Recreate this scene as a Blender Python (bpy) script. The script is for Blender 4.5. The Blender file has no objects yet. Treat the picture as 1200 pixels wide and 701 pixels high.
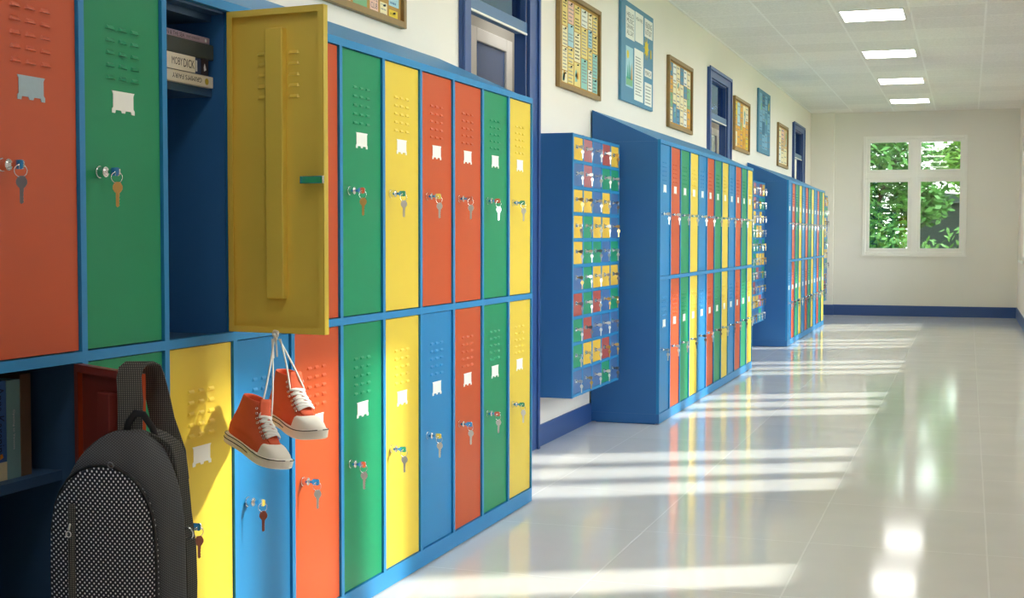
import bpy, bmesh, math, random
from mathutils import Vector, Matrix, Euler
rnd = random.Random(7)
PI = math.pi
sc = bpy.context.scene
COL = sc.collection

# ------------------------------------------------------------------ helpers
class MB:
    """collects shapes, then links them as one mesh object"""
    def __init__(s): s.v = []; s.f = []
    def add(s, vs, fs):
        b = len(s.v); s.v += [tuple(p) for p in vs]; s.f += [tuple(b+i for i in f) for f in fs]; return s
    def box(s, x0, x1, y0, y1, z0, z1):
        v = [(x0,y0,z0),(x1,y0,z0),(x1,y1,z0),(x0,y1,z0),(x0,y0,z1),(x1,y0,z1),(x1,y1,z1),(x0,y1,z1)]
        return s.add(v, [(0,3,2,1),(4,5,6,7),(0,1,5,4),(1,2,6,5),(2,3,7,6),(3,0,4,7)])
    def prism(s, poly, axis, a, b):
        """poly of 2d points extruded along axis from a to b"""
        def P(p, t):
            return {'x': (t,p[0],p[1]), 'y': (p[0],t,p[1]), 'z': (p[0],p[1],t)}[axis]
        n = len(poly)
        return s.add([P(p,a) for p in poly]+[P(p,b) for p in poly],
                     [tuple(range(n))[::-1], tuple(range(n,2*n))]+[(i,(i+1)%n,n+(i+1)%n,n+i) for i in range(n)])
    def loft(s, rings, cap0=True, cap1=True):
        n = len(rings[0]); vs = [p for r in rings for p in r]; fs = []
        for k in range(len(rings)-1):
            for i in range(n):
                j = (i+1) % n
                fs.append((k*n+i, k*n+j, (k+1)*n+j, (k+1)*n+i))
        if cap0: fs.append(tuple(range(n))[::-1])
        if cap1: fs.append(tuple((len(rings)-1)*n+i for i in range(n)))
        return s.add(vs, fs)
    def tube(s, pts, r, n=8, closed=False, flat=1.0, up=None):
        pts = [Vector(p) for p in pts]; m = len(pts); rings = []
        ref = Vector(up) if up else None
        for i, p in enumerate(pts):
            a = pts[(i-1) % m] if (closed or i > 0) else pts[i]
            b = pts[(i+1) % m] if (closed or i < m-1) else pts[i]
            t = (b-a).normalized()
            if ref is None:
                ref = Vector((0,0,1)) if abs(t.z) < .9 else Vector((1,0,0))
            u = t.cross(ref)
            if u.length < 1e-6: u = t.orthogonal()
            u.normalize(); w = u.cross(t).normalized()
            if up is None: ref = w
            rr = r[i] if isinstance(r, (list, tuple)) else r
            rings.append([tuple(p+u*math.cos(2*PI*k/n)*rr+w*math.sin(2*PI*k/n)*rr*flat) for k in range(n)])
        if closed:
            b0 = len(s.v); s.loft(rings, False, False); L = m*n-n
            s.f += [(b0+L+i, b0+L+(i+1) % n, b0+(i+1) % n, b0+i) for i in range(n)]
        else: s.loft(rings)
        return s
    def cyl(s, p0, p1, r0, r1=None, n=16):
        return s.tube([p0, p1], [r0, r0 if r1 is None else r1], n)
    def torus(s, c, axis, R, r, n=20, m=8):
        ax = Vector(axis).normalized(); u = ax.orthogonal().normalized(); w = ax.cross(u)
        return s.tube([Vector(c)+u*R*math.cos(2*PI*i/n)+w*R*math.sin(2*PI*i/n) for i in range(n)], r, m, closed=True, up=tuple(ax))
    def mesh(s, name, mat, smooth=False):
        me = bpy.data.meshes.new(name); me.from_pydata(s.v, [], s.f)
        bm = bmesh.new(); bm.from_mesh(me); bmesh.ops.recalc_face_normals(bm, faces=bm.faces); bm.to_mesh(me); bm.free()
        for m in (mat if isinstance(mat, (list, tuple)) else [mat]): me.materials.append(m)
        if smooth:
            for p in me.polygons: p.use_smooth = True
        return me
    def build(s, name, mat, parent=None, smooth=False, bevel=0, subsurf=0, auto=False):
        return link(name, s.mesh(name, mat, smooth), parent, bevel, subsurf, auto)

def link(name, me, parent=None, bevel=0, subsurf=0, auto=False):
    o = bpy.data.objects.new(name, me); COL.objects.link(o)
    if parent is not None: o.parent = parent
    if bevel:
        m = o.modifiers.new('Bevel', 'BEVEL'); m.width = bevel; m.segments = 2; m.limit_method = 'ANGLE'; m.angle_limit = .7
    if subsurf:
        m = o.modifiers.new('Subsurf', 'SUBSURF'); m.levels = subsurf; m.render_levels = subsurf
    if auto:
        for e in me.edges: pass
        me.set_sharp_from_angle(angle=math.radians(40))
    return o

def tag(o, label=None, cat=None, group=None, kind=None):
    if label: o['label'] = label
    if cat: o['category'] = cat
    if group: o['group'] = group
    if kind: o['kind'] = kind
    return o
def thing(name, label, cat, loc=(0,0,0), rotz=0, group=None):
    o = bpy.data.objects.new(name, None); COL.objects.link(o); o.location = loc; o.rotation_euler = (0,0,rotz)
    o.empty_display_size = .1
    return tag(o, label, cat, group)
def struct(o): o['kind'] = 'structure'; return o
ORD = ['first','second','third','fourth','fifth','sixth','seventh','eighth','ninth','tenth','eleventh','twelfth']

# ------------------------------------------------------------------ materials
def lin(c):
    if isinstance(c, str): c = tuple(int(c[i:i+2],16)/255 for i in (0,2,4))
    return tuple((x/12.92 if x <= .04045 else ((x+.055)/1.055)**2.4) for x in c)
MATS = {}
def pm(name, col, rough=.5, metal=0, var=.06, scale=6, bump=0, bscale=200, spec=.5, coat=0, alpha=None):
    if name in MATS: return MATS[name]
    c = lin(col) if isinstance(col, str) else col
    m = bpy.data.materials.new(name); m.use_nodes = True; nt = m.node_tree; N = nt.nodes; b = N['Principled BSDF']
    tc = N.new('ShaderNodeTexCoord'); no = N.new('ShaderNodeTexNoise'); no.inputs['Scale'].default_value = scale; no.inputs['Detail'].default_value = 3
    nt.links.new(tc.outputs['Object'], no.inputs['Vector'])
    mx = N.new('ShaderNodeMix'); mx.data_type = 'RGBA'
    mx.inputs[6].default_value = (*[x*(1-var) for x in c], 1); mx.inputs[7].default_value = (*[min(1,x*(1+var)) for x in c], 1)
    nt.links.new(no.outputs['Fac'], mx.inputs[0]); nt.links.new(mx.outputs[2], b.inputs['Base Color'])
    b.inputs['Roughness'].default_value = rough; b.inputs['Metallic'].default_value = metal
    b.inputs['Specular IOR Level'].default_value = spec; b.inputs['Coat Weight'].default_value = coat
    if bump:
        n2 = N.new('ShaderNodeTexNoise'); n2.inputs['Scale'].default_value = bscale; n2.inputs['Detail'].default_value = 2
        nt.links.new(tc.outputs['Object'], n2.inputs['Vector'])
        bp = N.new('ShaderNodeBump'); bp.inputs['Strength'].default_value = bump; bp.inputs['Distance'].default_value = .002
        nt.links.new(n2.outputs['Fac'], bp.inputs['Height']); nt.links.new(bp.outputs['Normal'], b.inputs['Normal'])
    MATS[name] = m; return m
def emis(name, col, strength):
    m = bpy.data.materials.new(name); m.use_nodes = True; nt = m.node_tree; N = nt.nodes
    b = N['Principled BSDF']; b.inputs['Base Color'].default_value = (*col,1)
    b.inputs['Emission Color'].default_value = (*col,1); b.inputs['Emission Strength'].default_value = strength
    no = N.new('ShaderNodeTexNoise'); no.inputs['Scale'].default_value = 3
    mp = N.new('ShaderNodeMapRange'); mp.inputs['To Min'].default_value = strength*.97; mp.inputs['To Max'].default_value = strength*1.03
    nt.links.new(no.outputs['Fac'], mp.inputs['Value']); nt.links.new(mp.outputs['Result'], b.inputs['Emission Strength'])
    return m
def mathn(nt, op, a, b=None, c=None):
    n = nt.nodes.new('ShaderNodeMath'); n.operation = op
    for i, x in enumerate((a, b, c)):
        if x is None: continue
        if isinstance(x, (int, float)): n.inputs[i].default_value = x
        else: nt.links.new(x, n.inputs[i])
    return n.outputs[0]
def dot_mat(name, base, dot, su, sv, r, stagger=True, rough=.85, square=False, soft=.06, rot=0):
    """cloth with a woven grid of dots; u runs along x + y, v along z of the object"""
    m = bpy.data.materials.new(name); m.use_nodes = True; nt = m.node_tree; b = nt.nodes['Principled BSDF']
    tc = nt.nodes.new('ShaderNodeTexCoord'); sp = nt.nodes.new('ShaderNodeSeparateXYZ'); nt.links.new(tc.outputs['Object'], sp.inputs[0])
    u0 = mathn(nt,'ADD', sp.outputs[0], mathn(nt,'MULTIPLY', sp.outputs[1], .8)); v0 = sp.outputs[2]
    if rot:
        u1 = mathn(nt,'SUBTRACT', mathn(nt,'MULTIPLY',u0,math.cos(rot)), mathn(nt,'MULTIPLY',v0,math.sin(rot)))
        v0 = mathn(nt,'ADD', mathn(nt,'MULTIPLY',u0,math.sin(rot)), mathn(nt,'MULTIPLY',v0,math.cos(rot))); u0 = u1
    v = mathn(nt,'DIVIDE', v0, sv); u = mathn(nt,'DIVIDE', u0, su)
    if stagger:
        row = mathn(nt,'FLOOR', v); u = mathn(nt,'ADD', u, mathn(nt,'MULTIPLY', row, .5))
    fu = mathn(nt,'SUBTRACT', mathn(nt,'FRACT', u), .5); fv = mathn(nt,'SUBTRACT', mathn(nt,'FRACT', v), .5)
    fv = mathn(nt,'MULTIPLY', fv, sv/su)
    if square: d = mathn(nt,'MAXIMUM', mathn(nt,'ABSOLUTE',fu), mathn(nt,'ABSOLUTE',fv))
    else: d = mathn(nt,'SQRT', mathn(nt,'ADD', mathn(nt,'MULTIPLY',fu,fu), mathn(nt,'MULTIPLY',fv,fv)))
    mr = nt.nodes.new('ShaderNodeMapRange'); mr.inputs['From Min'].default_value = r-soft; mr.inputs['From Max'].default_value = r+soft
    mr.inputs['To Min'].default_value = 1; mr.inputs['To Max'].default_value = 0; nt.links.new(d, mr.inputs['Value'])
    mx = nt.nodes.new('ShaderNodeMix'); mx.data_type = 'RGBA'; mx.inputs[6].default_value = (*lin(base),1); mx.inputs[7].default_value = (*lin(dot),1)
    nt.links.new(mr.outputs['Result'], mx.inputs[0]); nt.links.new(mx.outputs[2], b.inputs['Base Color'])
    b.inputs['Roughness'].default_value = rough; b.inputs['Specular IOR Level'].default_value = .2
    bp = nt.nodes.new('ShaderNodeBump'); bp.inputs['Strength'].default_value = .3; bp.inputs['Distance'].default_value = .001
    nt.links.new(mr.outputs['Result'], bp.inputs['Height']); nt.links.new(bp.outputs['Normal'], b.inputs['Normal'])
    return m
def grid_mat(name, c_tile, c_line, w, h, mortar, ox, oy, rough, bump=.2, noise=.03, nscale=40, spec=.5, fine=0, rvar=0):
    m = bpy.data.materials.new(name); m.use_nodes = True; nt = m.node_tree; N = nt.nodes; b = N['Principled BSDF']
    tc = N.new('ShaderNodeTexCoord'); mp = N.new('ShaderNodeMapping'); mp.inputs['Location'].default_value = (-ox,-oy,0)
    nt.links.new(tc.outputs['Object'], mp.inputs['Vector'])
    br = N.new('ShaderNodeTexBrick'); br.offset = 0; br.squash = 1
    br.inputs['Scale'].default_value = 1; br.inputs['Brick Width'].default_value = w; br.inputs['Row Height'].default_value = h
    br.inputs['Mortar Size'].default_value = mortar; br.inputs['Mortar Smooth'].default_value = .2
    br.inputs['Color1'].default_value = (*[x*(1-noise) for x in c_tile],1); br.inputs['Color2'].default_value = (*[x*(1+noise) for x in c_tile],1)
    br.inputs['Mortar'].default_value = (*c_line,1); nt.links.new(mp.outputs['Vector'], br.inputs['Vector'])
    no = N.new('ShaderNodeTexNoise'); no.inputs['Scale'].default_value = nscale; no.inputs['Detail'].default_value = 4
    nt.links.new(tc.outputs['Object'], no.inputs['Vector'])
    mx = N.new('ShaderNodeMix'); mx.data_type = 'RGBA'; mx.blend_type = 'MULTIPLY'; mx.inputs[0].default_value = 1
    rg = N.new('ShaderNodeMapRange'); rg.inputs['From Min'].default_value = .3; rg.inputs['From Max'].default_value = .7
    rg.inputs['To Min'].default_value = 1-noise*2; rg.inputs['To Max'].default_value = 1+noise; nt.links.new(no.outputs['Fac'], rg.inputs['Value'])
    nt.links.new(br.outputs['Color'], mx.inputs[6]); nt.links.new(rg.outputs['Result'], mx.inputs[7]); nt.links.new(mx.outputs[2], b.inputs['Base Color'])
    b.inputs['Roughness'].default_value = rough; b.inputs['Specular IOR Level'].default_value = spec
    bp = N.new('ShaderNodeBump'); bp.inputs['Strength'].default_value = bump; bp.inputs['Distance'].default_value = .003; bp.invert = True
    nt.links.new(br.outputs['Fac'], bp.inputs['Height']); nt.links.new(bp.outputs['Normal'], b.inputs['Normal'])
    return m
def glass_mat(name, tint=(1,1,1), gloss=.12, rough=.02, gcol=(1,1,1)):
    m = bpy.data.materials.new(name); m.use_nodes = True; nt = m.node_tree; N = nt.nodes; N.clear()
    out = N.new('ShaderNodeOutputMaterial'); mix = N.new('ShaderNodeMixShader'); tr = N.new('ShaderNodeBsdfTransparent'); gl = N.new('ShaderNodeBsdfGlossy')
    tr.inputs['Color'].default_value = (*tint,1); gl.inputs['Roughness'].default_value = rough; gl.inputs['Color'].default_value = (*gcol,1)
    fr = N.new('ShaderNodeFresnel'); fr.inputs['IOR'].default_value = 1.45
    nt.links.new(mathn(nt,'ADD', fr.outputs[0], gloss), mix.inputs[0]); nt.links.new(tr.outputs[0], mix.inputs[1]); nt.links.new(gl.outputs[0], mix.inputs[2])
    nt.links.new(mix.outputs[0], out.inputs['Surface']); return m

M = {}
M['frame'] = pm('blue_frame_paint', '2b83bc', .38, spec=.25, var=.03, bump=.05, bscale=500)
M['side'] = pm('blue_side_shaded', '376da8', .38, spec=.25, var=.03, bump=.05, bscale=500)  # deeper copy of the frame blue: weaker light on the sides, as colour
M['inside'] = pm('blue_inside_shaded', '37587c', .5, var=.04)  # shade inside the lockers is put into this darker blue
PAINT = {'red': pm('red_paint','c2522a',.36,spec=.22,var=.03,bump=.05,bscale=500), 'green': pm('green_paint','1b8a5e',.36,spec=.22,var=.03,bump=.05,bscale=500),
         'yellow': pm('yellow_paint','e0c344',.36,spec=.22,var=.03,bump=.05,bscale=500), 'blue': pm('door_blue_paint','2880b8',.36,spec=.22,var=.03,bump=.05,bscale=500)}
BOXP = {'Y': ('yellow', pm('box_yellow','e2b93a',.4)), 'P': ('pink', pm('box_pink','b06c72',.4)), 'R': ('red', pm('box_red','a84c44',.4)),
        'B': ('blue', pm('box_slate_blue','4469a0',.4)), 'G': ('green', pm('box_green','1f8f68',.4))}
M['red_inside'] = pm('red_inside_shaded','8a3c34',.45); M['yellow_inside'] = pm('yellow_inside_lit','e8cc58',.42)  # open doors' inner faces: shade darkens the red, light brightens the yellow, as colour
M['gap'] = pm('dark_gap','16283c',.8)
M['chrome'] = pm('chrome', (.82,.83,.85), .12, 1, var=.02)
M['silver'] = pm('silver_key', (.74,.74,.73), .36, 1, var=.08, scale=40)
M['brass'] = pm('brass_key', (.72,.47,.17), .28, 1, var=.08, scale=40)
M['dark_key'] = pm('dark_key', (.22,.22,.25), .3, .9, var=.08, scale=40)
M['copper'] = pm('copper_key', (.42,.16,.12), .3, .8, var=.08, scale=40)
M['plate'] = pm('white_card','f0f0ea',.5,var=.02)
M['plate_grey'] = pm('grey_card','9fb3bd',.5,var=.08,scale=120)
M['wall'] = pm('cream_wall', (.85,.79,.73), .85, var=.02, scale=3, bump=.25, bscale=120)
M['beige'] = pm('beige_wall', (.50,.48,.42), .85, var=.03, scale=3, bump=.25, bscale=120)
M['endwall'] = pm('end_wall', (.80,.775,.70), .85, var=.025, scale=3, bump=.25, bscale=120)
M['navy'] = pm('navy_trim','30508a',.4,var=.04)
M['slate'] = pm('slate_trim','4a6f98',.4,var=.04)
M['white'] = pm('white_paint','f2f0e8',.4,var=.02)
M['floor'] = grid_mat('floor_tile', (.80,.795,.775), (.90,.90,.88), .655, .835, .0042, -.042, 4.53, .09, bump=.4, noise=.02, nscale=3, spec=.5)
M['ceil'] = grid_mat('ceiling_tile', (.88,.85,.805), (.96,.94,.90), .595, .64, .010, .16, 11.65, .9, bump=.05, noise=.05, nscale=60)

# ------------------------------------------------------------------ camera / render look
cam = bpy.data.cameras.new('camera'); co = bpy.data.objects.new('camera', cam); COL.objects.link(co)
co.location = (1.8381, 0, 1.1917)
co.rotation_mode = 'XYZ'; co.rotation_euler = (math.radians(90-2.6396), 0, math.radians(18.4508))
co.rotation_euler = (Euler(co.rotation_euler).to_matrix() @ Matrix.Rotation(math.radians(.0863), 3, 'Z')).to_euler()
cam.sensor_width = 36; cam.sensor_fit = 'HORIZONTAL'; cam.lens = 1601.25/1200*36; cam.clip_end = 200
sc.camera = co
sc.view_settings.view_transform = 'Standard'; sc.view_settings.look = 'None'; sc.view_settings.exposure = 0; sc.view_settings.gamma = 1.0
sc.cycles.use_denoising = True
sc.cycles.max_bounces = 12; sc.cycles.diffuse_bounces = 9; sc.cycles.glossy_bounces = 4; sc.cycles.transparent_max_bounces = 8
sc.cycles.sample_clamp_indirect = 6; sc.cycles.caustics_reflective = False; sc.cycles.caustics_refractive = False

# ------------------------------------------------------------------ room shell
XW, XR, YE, ZC, YB = -.456, 2.527, 21.26, 3.058, -5.0
XWO = -.51
struct(MB().box(-1.6, 3.2, YB-.2, YE+.3, -.1, 0).build('floor', M['floor']))
struct(MB().box(XWO, XR+.25, YB-.2, YE+.3, ZC, ZC+.1).build('ceiling', M['ceil']))
DOORS = [(6.073, 6.19, 7.115, 7.28), (12.51, 12.645, 13.55, 13.74), (18.89, 19.05, 19.98, 20.2)]
mb = MB(); y = YB
for a, b, c, d in DOORS:
    mb.box(XWO, XW, y, b, 0, ZC); mb.box(XWO, XW, b, c, 2.66, ZC); y = c
mb.box(XWO, XW, y, YE, 0, ZC)
struct(mb.build('wall_left', M['wall']))
# windows along the right wall
WZ0, WZ1 = .87, 2.70
WIN = [(7.175+2.9*n, 8.685+2.9*n) for n in range(-1, 5)]
mb = MB(); y = YB
for a, b in WIN:
    mb.box(XR, XR+.17, y, a, 0, ZC); mb.box(XR, XR+.17, a, b, 0, WZ0); mb.box(XR, XR+.17, a, b, WZ1, ZC); y = b
mb.box(XR, XR+.17, y, YE+.2, 0, ZC)
struct(mb.build('wall_right', M['wall']))
EX0, EX1, EZ0, EZ1 = .33, 1.793, .93, 2.68
mb = MB()
mb.box(XWO, EX0, YE, YE+.2, 0, ZC).box(EX1, XR, YE, YE+.2, 0, ZC).box(EX0, EX1, YE, YE+.2, 0, EZ0).box(EX0, EX1, YE, YE+.2, EZ1, ZC)
struct(mb.build('wall_end', M['endwall']))
struct(MB().box(XWO, XR+.17, YB-.15, YB, 0, ZC).build('wall_back', M['wall']))
struct(MB().box(XW, -.108, YE-.07, YE, 0, ZC).build('trim_1', M['endwall'], bevel=.006))
# baseboards
def bboard(name, boxes):
    mb = MB()
    for b in boxes: mb.box(*b)
    return struct(mb.build(name, M['navy'], bevel=.004))
mb = []; y = YB
for a, b, c, d in DOORS: mb.append((XW, XW+.015, y, a, 0, .123)); y = d
mb.append((XW, XW+.015, y, YE-.07, 0, .123))
bboard('baseboard_left', mb)
bboard('baseboard_end', [(-.108, XR, YE-.015, YE, 0, .158), (XW+.015, -.093, YE-.085, YE-.07, 0, .158)])
bboard('baseboard_right', [(XR-.015, XR, YB, YE-.015, 0, .158)])

# windows
clear = glass_mat('clear_glass', (.97,.99,.98), .0)
hazy = glass_mat('hazy_glass', (.50,.54,.51), .04)
def window_x(n, y0, y1):
    mb = MB(); xa, xb = XR+.035, XR+.115
    mb.box(xa, xb, y0, y1, WZ0, WZ0+.05).box(xa, xb, y0, y1, WZ1-.06, WZ1)
    lights = []; yy = y0+.06; mb.box(xa, xb, y0, y0+.06, WZ0+.05, WZ1-.06)
    for k in range(3):
        lights.append((yy, yy+.36)); w = .155 if k < 2 else .06
        mb.box(xa, xb, yy+.36, yy+.36+w, WZ0+.05, WZ1-.06); yy += .36+w
    mb.box(XR-.03, XR+.03, y0-.03, y1+.03, WZ0-.03, WZ0-.002)
    w = struct(mb.build('window_%d' % n, M['white']))
    g = MB()
    for a, b in lights: g.box(XR+.073, XR+.077, a, b, WZ0+.05, WZ1-.06)
    g.build('pane', clear, w)
for i, (a, b) in enumerate(WIN): window_x(i+2, a, b)
# end window: outer frame and four sashes
mb = MB(); ya, yb = YE+.0, YE+.10
fx = [EX0, EX0+.035, 1.02, 1.10, EX1-.035, EX1]; fz = [EZ0, EZ0+.035, 2.06, 2.14, EZ1-.035, EZ1]
mb.box(EX0-.012, EX0+.035, YE-.014, yb, EZ0-.012, EZ1+.012).box(EX1-.035, EX1+.012, YE-.014, yb, EZ0-.012, EZ1+.012)
mb.box(EX0+.035, EX1-.035, YE-.014, yb, EZ0-.012, EZ0+.035).box(EX0+.035, EX1-.035, YE-.014, yb, EZ1-.03, EZ1+.012)
mb.box(1.02, 1.10, YE-.002, yb, EZ0+.035, EZ1-.03).box(EX0+.035, 1.02, YE-.002, yb, 2.06, 2.14).box(1.10, EX1-.035, YE-.002, yb, 2.06, 2.14)
win = struct(mb.build('window_1', M['white'], bevel=.004))
for (x0, x1) in ((EX0+.035, 1.02), (1.10, EX1-.035)):
    for (z0, z1) in ((EZ0+.035, 2.06), (2.14, EZ1-.03)):
        s = MB(); t = .052
        s.box(x0, x0+t, YE+.02, YE+.07, z0, z1).box(x1-t, x1, YE+.02, YE+.07, z0, z1).box(x0+t, x1-t, YE+.02, YE+.07, z0, z0+t).box(x0+t, x1-t, YE+.02, YE+.07, z1-t, z1)
        so = s.build('sash', M['white'], win, bevel=.003)
        MB().box(x0+t, x1-t, YE+.042, YE+.046, z0+t, z1-t).build('pane', hazy, so)
struct(MB().box(EX0-.02, EX1+.02, YE-.03, YE+.02, EZ0-.035, EZ0-.012).build('sill', M['white'], win))

# the three classroom doorways and the room behind them
dark_glass = glass_mat('transom_glass', (.45,.62,.9), .32, .05, (.5,.68,.95))
for i, (a, b, c, d) in enumerate(DOORS):
    mb = MB(); xf = XW+.022
    mb.box(XW, xf, a, b, 0, 2.745).box(XW, xf, c, d, 0, 2.745).box(XW, xf, b, c, 2.66, 2.745)
    mb.box(xf, xf+.012, a, a+.03, 0, 2.757).box(xf, xf+.012, d-.03, d, 0, 2.757).box(xf, xf+.012, a+.03, d-.03, 2.725, 2.757)
    mb.box(XWO-.012, XW, b, b+.012, 0, 2.66).box(XWO-.012, XW, c-.012, c, 0, 2.66).box(XWO-.012, XW, b+.012, c-.012, 2.648, 2.66)
    do = struct(mb.build('door_%d' % (i+1), M['navy'], bevel=.003))
    MB().box(XWO-.005, XW+.008, b+.012, c-.012, 2.288, 2.345).build('transom_bar', M['slate'], do, bevel=.003)
    MB().box(XW+.0, XW+.010, b+.012, c-.012, 2.278, 2.288).build('transom_highlight', M['white'], do)  # white strip standing in for the highlight along the bar's lower edge
    MB().box(XW-.035, XW-.031, b+.012, c-.012, 2.345, 2.648).build('transom_pane', dark_glass, do)
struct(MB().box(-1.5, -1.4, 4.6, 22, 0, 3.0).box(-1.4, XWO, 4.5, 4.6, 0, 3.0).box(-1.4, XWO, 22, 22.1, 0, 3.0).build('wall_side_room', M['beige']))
struct(MB().box(-1.5, XWO, 4.5, 22.1, 3.0, 3.1).build('ceiling_side_room', M['ceil']))
blue_pane = pm('blue_pane', (.06,.13,.30), .15, var=.1, scale=2, spec=.3)
for k, (a, b, zt) in enumerate(((8.72, 9.62, 2.62), (17.5, 18.42, 2.62))):
    mb = MB(); x = -1.4
    mb.box(x, x+.03, a, a+.13, 0, zt).box(x, x+.03, b-.13, b, 0, zt).box(x, x+.03, a+.13, b-.13, zt-.09, zt).box(x, x+.03, a+.13, b-.13, 0, 1.0)
    w = struct(mb.build('window_%d' % (len(WIN)+2+k), M['white'], bevel=.006))
    MB().box(x+.004, x+.012, a+.13, b-.13, 1.0, zt-.09).build('pane', blue_pane, w)

# ------------------------------------------------------------------ ceiling lights
lamp = emis('lamp_diffuser', (1,.985,.95), 11.5); room_lamp = emis('room_lamp', (1,.985,.95), 6.0)
for n in range(-6, 4):
    y0 = 11.68+2.56*n
    nm = {0:'nearest to the viewer of the four ceiling panels in view', 1:'second nearest of the four ceiling panels', 2:'third ceiling panel along, before the last one', 3:'farthest ceiling panel, next to the end wall'}
    t = thing('ceiling_light', 'white ceiling light, '+nm[n] if n >= 0 else 'white ceiling light overhead out of view, %s one back' % ORD[-n-1], 'ceiling light', (1.045, y0+.29, ZC), 0, 'ceiling light panels')
    MB().box(-.262, -.25, -.295, .295, -.008, -.0005).box(.25, .262, -.295, .295, -.008, -.0005).box(-.25, .25, -.295, -.283, -.008, -.0005).box(-.25, .25, .283, .295, -.008, -.0005).build('frame', M['white'], t)
    MB().box(-.25, .25, -.283, .283, -.006, -.0005).build('diffuser', lamp, t)
for n in range(6):
    y0 = 7+2.4*n
    t = thing('ceiling_light', 'white ceiling light in the side room, %s along its corridor' % ORD[n], 'ceiling light', (-.95, y0, 3.0), 0, 'side room lights')
    MB().box(-.2, .2, -.3, .3, -.006, -.0005).build('diffuser', room_lamp, t)

# ------------------------------------------------------------------ locker doors, locks, plates, keys
PIT, BAR = .325, .020
DW = PIT-BAR-.007
ZL0, ZL1, ZU0, ZU1 = .068, .911, .940, 1.773
HL, HU = ZL1-ZL0, ZU1-ZU0
def louvers(mb, h, w, sgn=1, depth=.0048, x=0):
    for r in range(5):
        for cidx in (-1, 0, 1):
            yc = w/2+cidx*.048; zc = h-.112-r*.028; a, b = .0175, .0125
            zt, zm, zl = zc+.0050, zc+.000, zc-.0040
            vs = [(x,yc-a,zl),(x,yc+a,zl),(x,yc+b,zt),(x,yc-b,zt),(x+sgn*depth,yc-b,zl),(x+sgn*depth,yc+b,zl),(x+sgn*depth*.75,yc+b*.9,zm),(x+sgn*depth*.75,yc-b*.9,zm)]
            mb.add(vs, [(4,5,6,7),(7,6,2,3),(0,4,7,3),(5,1,2,6),(0,1,5,4)])
DM = {}
def door_mesh(color, h):
    if (color, h) not in DM:
        mb = MB().box(-.018, 0, 0, DW, 0, h); louvers(mb, h, DW)
        DM[color, h] = mb.mesh('door', PAINT[color])
    return DM[color, h]
def open_door_mesh(color, h):
    mb = MB(); w = DW; d = .020; lip = .016
    mb.box(-.002, 0, 0, w, 0, h)
    for (y0, y1, z0, z1) in ((0, .0015, 0, h), (w-.0015, w, 0, h), (0, w, 0, .0015), (0, w, h-.0015, h)): mb.box(-d, -.002, y0, y1, z0, z1)
    mb.box(-d, -d+.0015, 0, lip, 0, h).box(-d, -d+.0015, w-lip, w, 0, h).box(-d, -d+.0015, lip, w-lip, 0, lip).box(-d, -d+.0015, lip, w-lip, h-lip, h)
    louvers(mb, h, w, -1, .004, -.002); louvers(mb, h, w, 1, .006, 0)
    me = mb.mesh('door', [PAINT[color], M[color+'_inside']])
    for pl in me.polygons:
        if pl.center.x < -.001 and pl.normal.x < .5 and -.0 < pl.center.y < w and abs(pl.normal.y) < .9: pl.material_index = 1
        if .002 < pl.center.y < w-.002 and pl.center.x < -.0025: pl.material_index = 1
    return me
LKZ = .44     # lock below the door's top edge
lock_me = MB().cyl((0,0,0), (.004,0,0), .0138, n=18).cyl((.004,0,0), (.020,0,0), .0125, .0118, n=18).cyl((.020,0,0), (.022,0,0), .0085, .007, n=14).mesh('lock', M['chrome'], True)
lock_me.set_sharp_from_angle(angle=.6)
PL = [(-.044,.025),(.044,.025),(.0395,.018),(.0395,-.012),(.044,-.016),(.044,-.025),(.032,-.025),(.030,-.018),(.009,-.018),(.006,-.0235),(-.006,-.0235),(-.009,-.018),(-.03,-.018),(-.032,-.025),(-.044,-.025),(-.044,-.016),(-.0395,-.012),(-.0395,.018)]
plate_me = MB().prism(PL, 'x', .0003, .0016).mesh('name_plate', M['plate'])
plate_grey = MB().prism(PL, 'x', .0003, .0016).mesh('name_plate', M['plate_grey'])

# key: one in the lock, a ring, a spare hanging; origin at the lock's front
bow = [(-.004,-.003),(.010,-.004),(.014,-.009),(.030,-.0095),(.034,-.006),(.034,.006),(.030,.0095),(.014,.009),(.010,.004),(-.004,.003)]
ins_me = MB().prism(bow, 'y', -.0022, .0022).mesh('inserted_key', M['chrome'])
ring_me = MB().torus((.026,0,-.0125), (1,-.8,0), .0125, .0011, 24, 6).mesh('key_ring', M['chrome'], True)
def spare_poly():
    p = [(-.003,0),(-.006,-.0015),(-.0095,-.008),(-.0095,-.014),(-.0060,-.020),(-.0035,-.022),(-.0035,-.0475),(-.001,-.0505),(.0018,-.0485),(.0035,-.0465),(.0022,-.0435),(.0035,-.0405),(.002,-.0375),(.0035,-.034),(.0024,-.031),(.0035,-.028),(.0035,-.022),(.006,-.020),(.0095,-.014),(.0095,-.008),(.006,-.0015),(.003,0)]
    return p
spare_me = {k: MB().prism(spare_poly(), 'x', -.0009, .0009).mesh('hanging_key', M[k]) for k in ('silver','brass','dark_key','copper')}
far_key = {}
for k in ('silver','brass','dark_key'):
    mb = MB().prism(bow, 'y', -.0022, .0022).torus((.028,0,-.0115), (1,.35,0), .0105, .0012, 10, 4)
    sp = MB().prism(spare_poly(), 'x', -.0009, .0009); cs, sn = math.cos(-1.05), math.sin(-1.05)
    mb.add([(.028+x*cs-y*sn, x*sn+y*cs, z-.018) for x, y, z in sp.v], sp.f)
    far_key[k] = mb.mesh('key_set', M[k])
KEYNAME = {'silver':'silver', 'brass':'brass', 'dark_key':'dark steel', 'copper':'reddish copper'}
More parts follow.
